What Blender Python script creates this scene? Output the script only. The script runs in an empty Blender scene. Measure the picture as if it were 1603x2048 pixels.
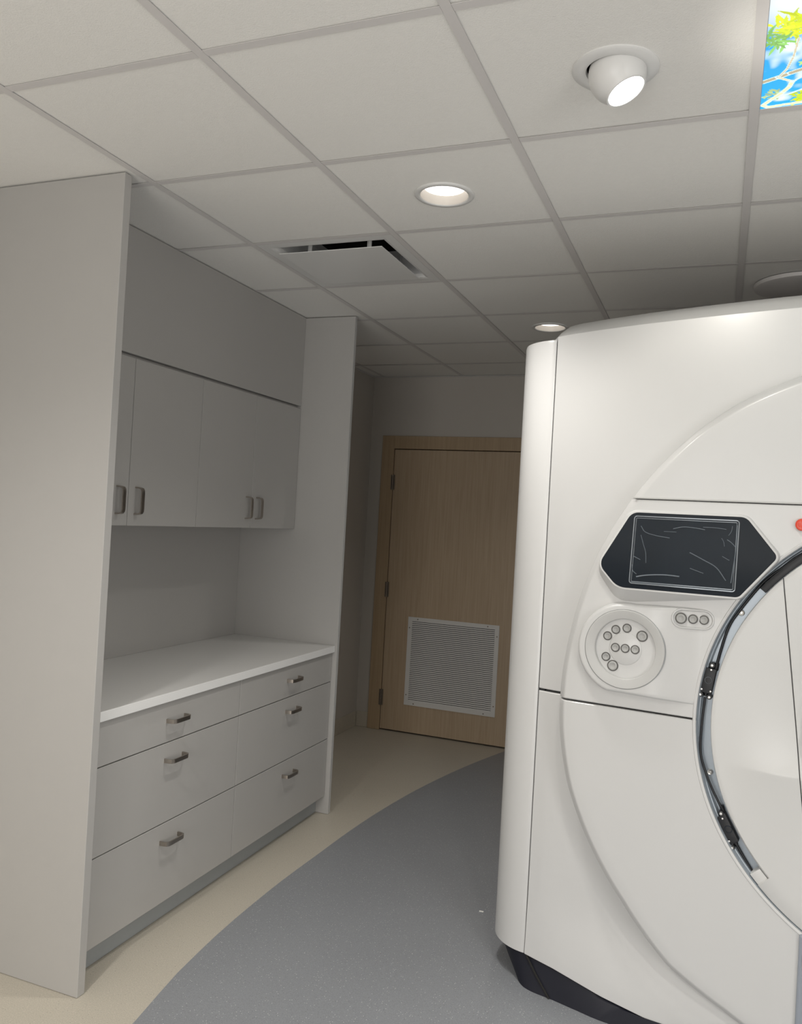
import bpy, bmesh, math, random
import numpy as np
from mathutils import Vector, Matrix
from math import sin, cos, pi, radians, sqrt

random.seed(4)
rng = np.random.default_rng(7)
SC = bpy.context.scene
COL = SC.collection

# ------------------------------------------------------------------ camera
def rot3(m):
    return Matrix(m)
H = 2.649            # ceiling height
PITCH, ROLL, YAW = 0.00867, 0.05539, 0.37178
cam_d = bpy.data.cameras.new('camera')
cam = bpy.data.objects.new('camera', cam_d)
COL.objects.link(cam)
cam_d.sensor_fit = 'VERTICAL'
cam_d.sensor_height = 24.0
cam_d.lens = 1634.44 * 24.0 / 2048.0
cam_d.clip_start = 0.02
Mc = Matrix.Rotation(YAW, 4, 'Z') @ Matrix.Rotation(pi / 2 + PITCH, 4, 'X') @ Matrix.Rotation(ROLL, 4, 'Z')
cam.matrix_world = Matrix.Translation((1.7997, -1.5903, 1.583)) @ Mc
SC.camera = cam

# ------------------------------------------------------------------ world, exposure
w = bpy.data.worlds.new('world')
SC.world = w
w.use_nodes = True
w.node_tree.nodes['Background'].inputs[0].default_value = (0.9, 0.93, 1.0, 1)
w.node_tree.nodes['Background'].inputs[1].default_value = 0.02
SC.view_settings.view_transform = 'Standard'
SC.view_settings.look = 'None'
SC.view_settings.gamma = 1.0
SC.view_settings.use_curve_mapping = False
SC.view_settings.exposure = 0.25

# ------------------------------------------------------------------ lamps of the room and added fill lights
LAMP = (1.0, 0.965, 0.915)
def spot_lamp(name, loc, aim, power, angle=150, blend=1.0, radius=0.07, color=LAMP):
    d = bpy.data.lights.new(name, 'SPOT')
    d.energy = power; d.spot_size = radians(angle); d.spot_blend = blend
    d.shadow_soft_size = radius; d.color = color
    o = bpy.data.objects.new(name, d); COL.objects.link(o)
    o.location = loc
    o.rotation_euler = Vector(aim).to_track_quat('-Z', 'Y').to_euler()
    return o
P_CAN = 44
CANS = [(0.909, 0.926, P_CAN, 116), (0.905, 2.745, 22), (0.305, -0.915, 64, 140), (2.745, -0.915, 72),
        (1.2, -2.745, 90), (3.355, -2.745, 90), (3.965, 0.915, 40), (3.965, 2.745, 12)]
# soft fill light added behind the camera to brighten the room
al = bpy.data.lights.new('fill_light_rear', 'AREA'); al.shape = 'RECTANGLE'; al.size = 1.7; al.size_y = 1.9
al.energy = 34; al.color = (1.0, 0.99, 0.97)
alo = bpy.data.objects.new('fill_light_rear', al); COL.objects.link(alo)
alo.location = (1.15, -3.5, 1.25); alo.rotation_euler = (radians(90), 0, 0)
for cx_, cy_, pw, *an in CANS:
    spot_lamp('can_lamp', (cx_, cy_, H + 0.012), (0, 0, -1), pw, an[0] if an else 122, 0.8, 0.06)
EYE_C = Vector((1.524, 0.325, H))
EYE_AIM = Vector((0.44, -0.06, -0.88)).normalized()
spot_lamp('eyeball_lamp', EYE_C + EYE_AIM * 0.096, EYE_AIM, 13, 174, 0.3, 0.035, (1, 0.95, 0.86))
# second fill light, added at the right wall for the cabinet fronts
al2 = bpy.data.lights.new('fill_light_right', 'AREA'); al2.shape = 'RECTANGLE'; al2.size = 1.5; al2.size_y = 1.9
al2.energy = 42; al2.color = (1.0, 0.99, 0.97)
alo2 = bpy.data.objects.new('fill_light_right', al2); COL.objects.link(alo2)
alo2.location = (4.52, -2.5, 1.3); alo2.rotation_euler = (radians(90), 0, radians(90))
# ------------------------------------------------------------------ helpers
def nodes_mat(name):
    m = bpy.data.materials.new(name); m.use_nodes = True
    nt = m.node_tree
    return m, nt, nt.nodes['Principled BSDF']

def mat(name, color, rough=0.5, metal=0.0, noise=0.03, nscale=30.0, bump=0.0, bscale=200.0, coat=0.0, spec=0.5):
    m, nt, b = nodes_mat(name)
    b.inputs['Roughness'].default_value = rough
    b.inputs['Metallic'].default_value = metal
    b.inputs['Specular IOR Level'].default_value = spec
    if coat:
        b.inputs['Coat Weight'].default_value = coat
        b.inputs['Coat Roughness'].default_value = 0.15
    tc = nt.nodes.new('ShaderNodeTexCoord')
    n = nt.nodes.new('ShaderNodeTexNoise')
    n.inputs['Scale'].default_value = nscale; n.inputs['Detail'].default_value = 4
    nt.links.new(tc.outputs['Object'], n.inputs['Vector'])
    mx = nt.nodes.new('ShaderNodeMix'); mx.data_type = 'RGBA'
    c = color
    mx.inputs['A'].default_value = (c[0] * (1 - noise), c[1] * (1 - noise), c[2] * (1 - noise), 1)
    mx.inputs['B'].default_value = (min(1, c[0] * (1 + noise)), min(1, c[1] * (1 + noise)), min(1, c[2] * (1 + noise)), 1)
    nt.links.new(n.outputs['Fac'], mx.inputs['Factor'])
    nt.links.new(mx.outputs['Result'], b.inputs['Base Color'])
    if bump:
        n2 = nt.nodes.new('ShaderNodeTexNoise'); n2.inputs['Scale'].default_value = bscale
        n2.inputs['Detail'].default_value = 3
        nt.links.new(tc.outputs['Object'], n2.inputs['Vector'])
        bp = nt.nodes.new('ShaderNodeBump'); bp.inputs['Strength'].default_value = bump
        bp.inputs['Distance'].default_value = 0.002
        nt.links.new(n2.outputs['Fac'], bp.inputs['Height'])
        nt.links.new(bp.outputs['Normal'], b.inputs['Normal'])
    return m

def emit(name, color, strength):
    m, nt, b = nodes_mat(name)
    b.inputs['Base Color'].default_value = (0.8, 0.8, 0.8, 1)
    b.inputs['Emission Color'].default_value = (*color, 1)
    b.inputs['Emission Strength'].default_value = strength
    return m

def speckle_mat(name, base, light, dark, rough):
    m, nt, b = nodes_mat(name)
    b.inputs['Roughness'].default_value = rough
    tc = nt.nodes.new('ShaderNodeTexCoord')
    def L(a, c): nt.links.new(a, c)
    n = nt.nodes.new('ShaderNodeTexNoise'); n.inputs['Scale'].default_value = 3; n.inputs['Detail'].default_value = 5
    L(tc.outputs['Object'], n.inputs['Vector'])
    mx = nt.nodes.new('ShaderNodeMix'); mx.data_type = 'RGBA'
    mx.inputs['A'].default_value = (*[x * 0.95 for x in base], 1); mx.inputs['B'].default_value = (*[x * 1.05 for x in base], 1)
    L(n.outputs['Fac'], mx.inputs['Factor'])
    prev = mx.outputs['Result']
    # fine mottling
    n2 = nt.nodes.new('ShaderNodeTexNoise'); n2.inputs['Scale'].default_value = 260; n2.inputs['Detail'].default_value = 2
    L(tc.outputs['Object'], n2.inputs['Vector'])
    mm = nt.nodes.new('ShaderNodeMix'); mm.data_type = 'RGBA'; mm.blend_type = 'MULTIPLY'
    mp = nt.nodes.new('ShaderNodeMapRange'); mp.inputs['From Min'].default_value = 0.3; mp.inputs['From Max'].default_value = 0.7
    mp.inputs['To Min'].default_value = 0.86; mp.inputs['To Max'].default_value = 1.1
    L(n2.outputs['Fac'], mp.inputs['Value']); L(prev, mm.inputs['A']); L(mp.outputs['Result'], mm.inputs['B'])
    mm.inputs['Factor'].default_value = 1.0
    prev = mm.outputs['Result']
    for col, sc, th, off in ((light, 120, 0.17, 0.0), (dark, 100, 0.13, 7.3)):
        v = nt.nodes.new('ShaderNodeTexVoronoi'); v.inputs['Scale'].default_value = sc
        mpg = nt.nodes.new('ShaderNodeMapping'); mpg.inputs['Location'].default_value = (off, off, 0)
        L(tc.outputs['Object'], mpg.inputs['Vector']); L(mpg.outputs['Vector'], v.inputs['Vector'])
        lt = nt.nodes.new('ShaderNodeMath'); lt.operation = 'LESS_THAN'; lt.inputs[1].default_value = th
        L(v.outputs['Distance'], lt.inputs[0])
        # only some cells
        sep = nt.nodes.new('ShaderNodeSeparateColor'); L(v.outputs['Color'], sep.inputs['Color'])
        gt = nt.nodes.new('ShaderNodeMath'); gt.operation = 'GREATER_THAN'; gt.inputs[1].default_value = 0.66
        L(sep.outputs['Red'], gt.inputs[0])
        mu = nt.nodes.new('ShaderNodeMath'); mu.operation = 'MULTIPLY'; L(lt.outputs[0], mu.inputs[0]); L(gt.outputs[0], mu.inputs[1])
        mx2 = nt.nodes.new('ShaderNodeMix'); mx2.data_type = 'RGBA'
        L(mu.outputs[0], mx2.inputs['Factor']); L(prev, mx2.inputs['A']); mx2.inputs['B'].default_value = (*col, 1)
        prev = mx2.outputs['Result']
    L(prev, b.inputs['Base Color'])
    bp = nt.nodes.new('ShaderNodeBump'); bp.inputs['Strength'].default_value = 0.15; bp.inputs['Distance'].default_value = 0.001
    L(n2.outputs['Fac'], bp.inputs['Height']); L(bp.outputs['Normal'], b.inputs['Normal'])
    return m

def wood_mat(name, c1, c2, rough=0.45):
    m, nt, b = nodes_mat(name)
    b.inputs['Roughness'].default_value = rough
    tc = nt.nodes.new('ShaderNodeTexCoord'); mp = nt.nodes.new('ShaderNodeMapping')
    mp.inputs['Scale'].default_value = (55, 55, 1.6)
    n = nt.nodes.new('ShaderNodeTexNoise'); n.inputs['Scale'].default_value = 1.6; n.inputs['Detail'].default_value = 6
    n.inputs['Distortion'].default_value = 0.4
    cr = nt.nodes.new('ShaderNodeValToRGB')
    cr.color_ramp.elements[0].position = 0.3; cr.color_ramp.elements[0].color = (*c1, 1)
    cr.color_ramp.elements[1].position = 0.7; cr.color_ramp.elements[1].color = (*c2, 1)
    nt.links.new(tc.outputs['Object'], mp.inputs['Vector']); nt.links.new(mp.outputs['Vector'], n.inputs['Vector'])
    nt.links.new(n.outputs['Fac'], cr.inputs['Fac']); nt.links.new(cr.outputs['Color'], b.inputs['Base Color'])
    return m

M = {}
M['laminate'] = mat('grey_laminate', (0.435, 0.425, 0.41), 0.5, noise=0.015, nscale=8, bump=0.05, bscale=500)
M['edge'] = mat('laminate_edge', (0.50, 0.50, 0.49), 0.45, noise=0.01)
M['worktop'] = mat('worktop_white', (0.66, 0.655, 0.64), 0.4, noise=0.03, nscale=300)
M['top_edge'] = mat('worktop_edge', (0.86, 0.86, 0.85), 0.4, noise=0.02, nscale=300)
M['kick'] = mat('toe_kick_grey', (0.34, 0.36, 0.37), 0.45, noise=0.02)
M['dark'] = mat('dark_void', (0.015, 0.014, 0.013), 0.9, noise=0.1)
M['steel'] = mat('brushed_nickel', (0.42, 0.38, 0.34), 0.3, metal=1.0, noise=0.08, nscale=90)
M['tile'] = mat('ceiling_tile', (0.85, 0.84, 0.81), 0.95, noise=0.02, nscale=60, bump=0.5, bscale=260)
M['grid'] = mat('ceiling_grid', (0.68, 0.66, 0.65), 0.5, noise=0.01)
M['white'] = mat('white_metal', (0.74, 0.74, 0.73), 0.35, noise=0.01)
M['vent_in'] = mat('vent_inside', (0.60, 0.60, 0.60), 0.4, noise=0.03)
M['wall'] = mat('wall_paint', (0.52, 0.49, 0.45), 0.7, noise=0.015, nscale=12, bump=0.08, bscale=300)
M['beige'] = speckle_mat('beige_vinyl', (0.52, 0.48, 0.405), (0.65, 0.56, 0.5), (0.25, 0.22, 0.18), 0.42)
M['bluegrey'] = speckle_mat('grey_vinyl', (0.262, 0.274, 0.293), (0.62, 0.62, 0.62), (0.14, 0.14, 0.15), 0.38)
M['wood'] = wood_mat('maple_laminate', (0.42, 0.315, 0.21), (0.49, 0.38, 0.265))
M['frame_wood'] = wood_mat('maple_frame', (0.39, 0.285, 0.18), (0.45, 0.335, 0.215))
M['grille'] = mat('grille_white', (0.68, 0.67, 0.65), 0.4, noise=0.01)
M['hinge'] = mat('hinge_metal', (0.22, 0.19, 0.16), 0.4, metal=0.8)
M['shell'] = mat('scanner_white', (0.63, 0.63, 0.625), 0.33, noise=0.01, nscale=5, coat=0.15)
M['shell_in'] = mat('scanner_inner', (0.645, 0.645, 0.635), 0.36, noise=0.01, nscale=5, coat=0.1)
M['plinth'] = mat('plinth_navy', (0.012, 0.013, 0.021), 0.5, noise=0.1, spec=0.3)
M['screen'] = mat('screen_black', (0.009, 0.014, 0.021), 0.12, noise=0.05, spec=0.4)
M['bluemetal'] = mat('recess_metal', (0.40, 0.45, 0.50), 0.32, metal=0.3, noise=0.06, nscale=12)
M['black'] = mat('black_plastic', (0.012, 0.013, 0.016), 0.45, noise=0.1)
M['button'] = mat('button_grey', (0.42, 0.42, 0.41), 0.3, noise=0.12, nscale=300)
M['dialring'] = mat('dial_ring', (0.53, 0.53, 0.52), 0.4, noise=0.01)
M['ring_dark'] = mat('button_ring', (0.09, 0.085, 0.08), 0.4)
M['red'] = mat('red_plastic', (0.75, 0.07, 0.03), 0.3, noise=0.03)
M['column'] = mat('column_grey', (0.30, 0.33, 0.38), 0.4, noise=0.02)
M['paper'] = mat('paper_white', (0.85, 0.84, 0.8), 0.8)
M['lens'] = emit('lamp_lens', (1.0, 0.95, 0.89), 2.0)
M['lens_hot'] = emit('eyeball_lens', (1.0, 0.95, 0.85), 14.0)
M['reflector'] = mat('reflector', (0.82, 0.80, 0.77), 0.3, noise=0.01)

FLAT = ('end_panel', 'worktop', 'drawer', 'cabinet_door', 'door_leaf', 'door_frame', 'plaque', 'baseboard_left', 'baseboard_back', 'baseboard_right', 'docking_column', 'socket_plate')
def finish(bm, name, m, parent=None, smooth=None, loc=None):
    if smooth == 30 and len(bm.faces) < 200 and name in FLAT: smooth = None
    bmesh.ops.recalc_face_normals(bm, faces=bm.faces[:])
    me = bpy.data.meshes.new(name); bm.to_mesh(me); bm.free()
    mats = m if isinstance(m, (list, tuple)) else [m]
    for x in mats: me.materials.append(x)
    if smooth is not None:
        me.polygons.foreach_set('use_smooth', [True] * len(me.polygons))
        try: me.set_sharp_from_angle(angle=radians(smooth))
        except Exception: pass
    o = bpy.data.objects.new(name, me); COL.objects.link(o)
    if parent is not None: o.parent = parent
    if loc is not None: o.location = loc
    return o

def tag(o, label=None, cat=None, group=None, kind=None):
    if label: o['label'] = label
    if cat: o['category'] = cat
    if group: o['group'] = group
    if kind: o['kind'] = kind
    return o

def empty(name, loc=(0, 0, 0), rotz=0, **k):
    o = bpy.data.objects.new(name, None); COL.objects.link(o)
    o.location = loc; o.rotation_euler = (0, 0, rotz); o.empty_display_size = 0.1
    tag(o, **k); return o

def box(bm, x0, x1, y0, y1, z0, z1, bev=0.0, seg=2, mi=0):
    vs = [bm.verts.new(p) for p in ((x0, y0, z0), (x1, y0, z0), (x1, y1, z0), (x0, y1, z0),
                                    (x0, y0, z1), (x1, y0, z1), (x1, y1, z1), (x0, y1, z1))]
    fs = [bm.faces.new([vs[i] for i in f]) for f in ((0, 3, 2, 1), (4, 5, 6, 7), (0, 1, 5, 4), (1, 2, 6, 5), (2, 3, 7, 6), (3, 0, 4, 7))]
    for f in fs: f.material_index = mi
    if bev:
        es = list({e for f in fs for e in f.edges})
        bmesh.ops.bevel(bm, geom=es, offset=bev, segments=seg, affect='EDGES', profile=0.5)
    return vs

def obox(name, m, dims, parent=None, bev=0.0, smooth=30):
    bm = bmesh.new(); box(bm, *dims, bev=bev)
    return finish(bm, name, m, parent, smooth if bev else None)

def lathe(bm, prof, n=48, mtx=Matrix(), closed=False, mi=0):
    """prof: list of (r, z) spun about local z"""
    rings = []
    for r, z in prof:
        if r < 1e-6:
            rings.append([bm.verts.new(mtx @ Vector((0, 0, z)))])
        else:
            rings.append([bm.verts.new(mtx @ Vector((r * cos(2 * pi * k / n), r * sin(2 * pi * k / n), z))) for k in range(n)])
    pairs = list(zip(rings[:-1], rings[1:]))
    if closed: pairs.append((rings[-1], rings[0]))
    for a, b in pairs:
        for k in range(n):
            k2 = (k + 1) % n
            if len(a) == 1 and len(b) == 1: continue
            if len(a) == 1: f = bm.faces.new((a[0], b[k], b[k2]))
            elif len(b) == 1: f = bm.faces.new((a[k], b[0], a[k2]))
            else: f = bm.faces.new((a[k], b[k], b[k2], a[k2]))
            f.material_index = mi

def tube(bm, pts, r, n=10):
    pts = [Vector(p) for p in pts]; rings = []
    for i, p in enumerate(pts):
        t = (pts[min(i + 1, len(pts) - 1)] - pts[max(i - 1, 0)]).normalized()
        ref = Vector((0, 1, 0)) if abs(t.y) < 0.9 else Vector((1, 0, 0))
        a = t.cross(ref).normalized(); b = t.cross(a)
        rings.append([bm.verts.new(p + a * r * cos(2 * pi * k / n) + b * r * sin(2 * pi * k / n)) for k in range(n)])
    for a, b in zip(rings[:-1], rings[1:]):
        for k in range(n): bm.faces.new((a[k], a[(k + 1) % n], b[(k + 1) % n], b[k]))
    bm.faces.new(rings[0]); bm.faces.new(rings[-1])

def smoothpath(pts, per=8):
    P = [Vector(p) for p in pts]; P = [2 * P[0] - P[1]] + P + [2 * P[-1] - P[-2]]; out = []
    for i in range(1, len(P) - 2):
        for k in range(per):
            t = k / per
            out.append(0.5 * ((2 * P[i]) + (-P[i - 1] + P[i + 1]) * t + (2 * P[i - 1] - 5 * P[i] + 4 * P[i + 1] - P[i + 2]) * t * t + (-P[i - 1] + 3 * P[i] - 3 * P[i + 1] + P[i + 2]) * t ** 3))
    out.append(P[-2]); return out

def round_poly(pts, rad, n=6):
    """2D polygon with rounded corners; rad a number or a list"""
    out = []; N = len(pts)
    for i in range(N):
        p = Vector(pts[i]); a = Vector(pts[i - 1]) - p; b = Vector(pts[(i + 1) % N]) - p
        r = rad[i] if isinstance(rad, (list, tuple)) else rad
        ang = a.angle(b); d = min(r / math.tan(ang / 2), a.length * 0.49, b.length * 0.49); rr = d * math.tan(ang / 2)
        a.normalize(); b.normalize()
        c = p + (a + b).normalized() * (rr / sin(ang / 2))
        s = p + a * d - c; e = p + b * d - c
        sw = s.angle_signed(e) if s.length > 1e-9 else 0
        for k in range(n + 1):
            t = -sw * k / n
            v = Vector((s.x * cos(t) - s.y * sin(t), s.x * sin(t) + s.y * cos(t)))
            out.append((c.x + v.x, c.y + v.y))
    return out

def inset_poly(pts, d):
    """shrink (d>0) a counter-clockwise 2D polygon"""
    out = []; N = len(pts)
    for i in range(N):
        a = Vector(pts[i - 1]); p = Vector(pts[i]); b = Vector(pts[(i + 1) % N])
        e1 = (p - a); e2 = (b - p)
        if e1.length < 1e-7: e1 = e2
        if e2.length < 1e-7: e2 = e1
        e1 = e1.normalized(); e2 = e2.normalized()
        n = (Vector((-e1.y, e1.x)) + Vector((-e2.y, e2.x)))
        n = n.normalized(); k = max(0.5, n.dot(Vector((-e1.y, e1.x))))
        out.append((p.x + n.x * d / k, p.y + n.y * d / k))
    return out

def ccw(pts):
    A = sum(pts[i - 1][0] * pts[i][1] - pts[i][0] * pts[i - 1][1] for i in range(len(pts)))
    return pts if A > 0 else pts[::-1]

def plate(bm, pts, y_back, y_front, rnd=0.003, cap_back=False, ybf=None):
    """prism in the u-z plane whose front (low y) edge is rounded. ybf(u,z) optional offset"""
    pts = ccw(pts)
    prof = [(0, y_back), (0, y_front + rnd), (rnd * 0.3, y_front + rnd * 0.3), (rnd, y_front)]
    rings = []
    for ins, y in prof:
        q = inset_poly(pts, ins) if ins else pts
        rings.append([bm.verts.new((u, y + (ybf(u, z, ins) if ybf else 0), z)) for u, z in q])
    n = len(pts)
    for a, b in zip(rings[:-1], rings[1:]):
        for k in range(n): bm.faces.new((a[k], a[(k + 1) % n], b[(k + 1) % n], b[k]))
    bm.faces.new(rings[-1])
    if cap_back: bm.faces.new(rings[0])

# ================================================================== THE ROOM
XL, XR, YN, YB = -0.70, 4.60, -3.60, 4.11
T = 0.61
bm = bmesh.new(); box(bm, XL - 0.1, XR + 0.1, YN - 0.1, YB + 0.15, -0.1, 0)
floor = tag(finish(bm, 'floor', M['beige']), 'speckled beige sheet vinyl floor', kind='structure')
# blue grey vinyl field with its curved edge
arc_c = (8.3518, 1.6521); arc_r = 8.233
bm = bmesh.new()
arcpts = []
for k in range(61):
    y = YN + (YB - YN) * k / 60
    corr = float(np.interp(y, [-1, .48, .77, 1.07, 1.53, 1.86, 2.42, 2.95, 3.5, 4.04], [0, .011, -.012, -.013, .003, .018, .003, -.006, -.004, .002]))
    arcpts.append((arc_c[0] - sqrt(max(0, arc_r ** 2 - (y - arc_c[1]) ** 2)) + corr * 0.6, y))
vt = [bm.verts.new((x, y, 0.0008)) for x, y in arcpts] + [bm.verts.new((XR, YB, 0.0008)), bm.verts.new((XR, YN, 0.0008))]
vb = [bm.verts.new((v.co.x, v.co.y, 0.0001)) for v in vt]
bm.faces.new(vt)
for k in range(len(vt)): bm.faces.new((vt[k], vt[(k + 1) % len(vt)], vb[(k + 1) % len(vt)], vb[k]))
tag(finish(bm, 'vinyl_field', M['bluegrey'], floor), 'speckled blue grey vinyl field with a curved edge')

def wall(name, dims, label):
    bm = bmesh.new(); box(bm, *dims)
    return tag(finish(bm, name, M['wall']), label, kind='structure')
wall('wall_left', (XL - 0.1, XL, YN, YB, 0, H + 0.3), 'warm grey painted side wall behind the cabinets')
wall('wall_right', (XR, XR + 0.1, YN, YB, 0, H + 0.3), 'warm grey painted wall')
wall('wall_front', (XL - 0.1, XR + 0.1, YN - 0.1, YN, 0, H + 0.3), 'warm grey painted wall')
DX0, DX1, DZ = -0.497, 0.56, 2.105
bm = bmesh.new()
box(bm, XL - 0.1, DX0 - 0.02, YB, YB + 0.12, 0, H + 0.3); box(bm, DX1 + 0.02, XR + 0.1, YB, YB + 0.12, 0, H + 0.3)
box(bm, DX0 - 0.02, DX1 + 0.02, YB, YB + 0.12, DZ + 0.02, H + 0.3)
tag(finish(bm, 'wall_back', M['wall']), 'warm grey painted end wall around the door', kind='structure')
bm = bmesh.new(); box(bm, XL, XR, YB + 0.12, YB + 0.14, 0, H)
tag(finish(bm, 'trim_4', M['dark']), 'dark backing behind the door', kind='structure')

bm = bmesh.new()  # unseen frame, added to dress the rear fill light
for dims in ((0.20, 0.30, YN + .0005, YN + .05, 0.2, 2.3), (2.0, 2.1, YN + .0005, YN + .05, 0.2, 2.3), (0.30, 2.0, YN + .0005, YN + .05, 0.2, 0.3), (0.30, 2.0, YN + .0005, YN + .05, 2.2, 2.3)):
    box(bm, *dims, bev=.002, seg=1)
tag(finish(bm, 'fill_light_frame', M['white']), 'added white frame around the fill light behind the camera', kind='structure')
bm = bmesh.new()  # unseen casing, added around the right fill light
for dims in ((XR - .04, XR - .0005, -3.33, -3.25, .001, 2.3), (XR - .04, XR - .0005, -1.75, -1.67, .001, 2.3), (XR - .04, XR - .0005, -3.25, -1.75, 2.25, 2.33)):
    box(bm, *dims, bev=.002, seg=1)
tag(finish(bm, 'trim_5', M['frame_wood']), 'added wooden casing around the fill light at the right wall', kind='structure')
# cove base
def cove(name, dims, axis, label):
    bm = bmesh.new(); box(bm, *dims, bev=0.003)
    return tag(finish(bm, name, M['beige'], None, 30), label, kind='structure')
cove('baseboard_left', (XL + 0.0005, XL + 0.006, 2.372, YB - 0.006, 0.0005, 0.115), 'y', 'beige vinyl cove base along the side wall')
cove('baseboard_back', (XL + 0.006, DX0 - 0.102, YB - 0.006, YB - 0.0005, 0.0005, 0.115), 'x', 'beige vinyl cove base left of the door')
cove('baseboard_right', (DX1 + 0.102, XR - 0.01, YB - 0.006, YB - 0.0005, 0.0005, 0.115), 'x', 'beige vinyl cove base right of the door')
for nm, poly, lab in (('trim_1', [(XL + .0005, 2.40), (XL + .022, 2.40), (XL + .022, YB - .022), (XL + .0005, YB - .0005)], 'white ceiling wall angle on the side wall'),
                      ('trim_2', [(XL + .0005, YB - .0005), (XL + .022, YB - .022), (XR, YB - .022), (XR, YB - .0005)], 'white ceiling wall angle on the end wall')):
    bm = bmesh.new()
    a = [bm.verts.new((x, y, H)) for x, y in poly]; b = [bm.verts.new((x, y, H - 0.003)) for x, y in poly]
    bm.faces.new(a); bm.faces.new(b)
    for k in range(4): bm.faces.new((a[k], a[(k + 1) % 4], b[(k + 1) % 4], b[k]))
    tag(finish(bm, nm, M['grid']), lab, kind='structure')

# ---------------------------------------------------------------- ceiling
bm = bmesh.new(); box(bm, XL - 0.1, XR + 0.1, YN - 0.1, YB + 0.15, H + 0.3, H + 0.36)
ceiling = tag(finish(bm, 'ceiling', M['dark']), 'suspended ceiling of white tiles in a metal grid', kind='structure')
TF = 0.0034
def tile_mesh(x0, x1, y0, y1, hole=None):
    """lay-in tile; hole=(cx,cy,r) cut through"""
    bm = bmesh.new()
    if not hole:
        box(bm, x0, x1, y0, y1, H + TF, H + TF + 0.015)
        return bm
    cx, cy, r = hole; n = 48; inn = []; out = []
    angs = sorted([2 * pi * k / n for k in range(n)] + [math.atan2(y - cy, x - cx) % (2 * pi) for x in (x0, x1) for y in (y0, y1)])
    for a in angs:
        dx, dy = cos(a), sin(a); t = 1e9
        if dx > 1e-9: t = min(t, (x1 - cx) / dx)
        if dx < -1e-9: t = min(t, (x0 - cx) / dx)
        if dy > 1e-9: t = min(t, (y1 - cy) / dy)
        if dy < -1e-9: t = min(t, (y0 - cy) / dy)
        inn.append((cx + r * dx, cy + r * dy)); out.append((cx + t * dx, cy + t * dy))
    rings = [[bm.verts.new((x, y, z)) for x, y in s] for s, z in ((inn, H + TF + .015), (inn, H + TF), (out, H + TF), (out, H + TF + .015))]
    m_ = len(angs)
    for i in range(4):
        a, b = rings[i], rings[(i + 1) % 4]
        for k in range(m_): bm.faces.new((a[k], a[(k + 1) % m_], b[(k + 1) % m_], b[k]))
    return bm
HOLES = {(1, 1): (0.909, 0.926, 0.082), (1, 4): (0.905, 2.745, 0.082), (2, 0): (1.524, 0.325, 0.085),
         (0, -2): (0.305, -0.915, 0.082), (4, -2): (2.745, -0.915, 0.082), (1, -5): (1.2, -2.745, 0.082),
         (5, -5): (3.355, -2.745, 0.082), (6, 1): (3.965, 0.915, 0.082), (6, 4): (3.965, 2.745, 0.082)}
SKIP = {(0, 2), (3, 0)}
shared = None
for i in range(-2, 8):
    for j in range(-6, 7):
        x0, x1 = max(i * T, XL) + 0.003, min((i + 1) * T, XR) - 0.003
        y0, y1 = max(j * T, YN) + 0.003, min((j + 1) * T, YB) - 0.003
        if x1 - x0 < 0.03 or y1 - y0 < 0.03 or (i, j) in SKIP: continue
        full = abs(x1 - x0 - (T - .006)) < 1e-6 and abs(y1 - y0 - (T - .006)) < 1e-6
        if (i, j) in HOLES: finish(tile_mesh(x0, x1, y0, y1, HOLES[(i, j)]), 'ceiling_tile', M['tile'], ceiling)
        elif full:
            if shared is None:
                o = finish(tile_mesh(-(T - .006) / 2, (T - .006) / 2, -(T - .006) / 2, (T - .006) / 2), 'ceiling_tile', M['tile'], ceiling)
                shared = o.data
            else:
                o = bpy.data.objects.new('ceiling_tile', shared); COL.objects.link(o); o.parent = ceiling
            o.location = ((x0 + x1) / 2, (y0 + y1) / 2, 0)
        else: finish(tile_mesh(x0, x1, y0, y1), 'ceiling_tile', M['tile'], ceiling)
def tee(dims):
    bm = bmesh.new(); box(bm, *dims); return bm
for i in range(-1, 8):
    x = i * T
    finish(tee((x - .012, x + .012, YN + .001, YB - .001, H, H + 0.0008)), 'main_runner', M['grid'], ceiling)
cross_me = None
for j in range(-5, 7):
    y = j * T
    for i in range(-2, 8):
        x0, x1 = max(i * T + .0125, XL + .001), min((i + 1) * T - .0125, XR - .001)
        if x1 - x0 < 0.03: continue
        finish(tee((x0, x1, y - .012, y + .012, H + .0002, H + 0.001)), 'cross_tee', M['grid'], ceiling)

# ---------------------------------------------------------------- door
door = empty('door_1', (0, 0, 0), kind='structure', label='light maple door with a white louvred grille')
bm = bmesh.new()
for dims in ((DX0 - 0.1, DX0 - 0.003, YB - 0.014, YB + 0.10, 0.001, DZ + 0.1), (DX1 + 0.003, DX1 + 0.1, YB - 0.014, YB + 0.10, 0.001, DZ + 0.1),
             (DX0 - 0.003, DX1 + 0.003, YB - 0.014, YB + 0.10, DZ + 0.004, DZ + 0.1)):
    box(bm, *dims, bev=0.0015, seg=1)
finish(bm, 'door_frame', M['frame_wood'], door, 30)
leaf = obox('door_leaf', M['wood'], (DX0 + .001, DX1 - .001, YB - 0.006, YB + 0.04, 0.012, DZ - .002), door, bev=0.001)
for z0, z1 in ((1.80, 1.912), (0.995, 1.108), (0.187, 0.305)):
    bm = bmesh.new()
    for k in range(5):
        a = z0 + (z1 - z0) * k / 5 + .0008; b = z0 + (z1 - z0) * (k + 1) / 5 - .0008
        lathe(bm, [(0, a), (0.0065, a), (0.0065, b), (0, b)], 12, Matrix.Translation((DX0 - .001, YB - 0.016, 0)))
    box(bm, DX0 - 0.016, DX0 + 0.016, YB - 0.0155, YB - 0.0142, z0, z1)
    finish(bm, 'hinge', M['hinge'], door, 40)
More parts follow.
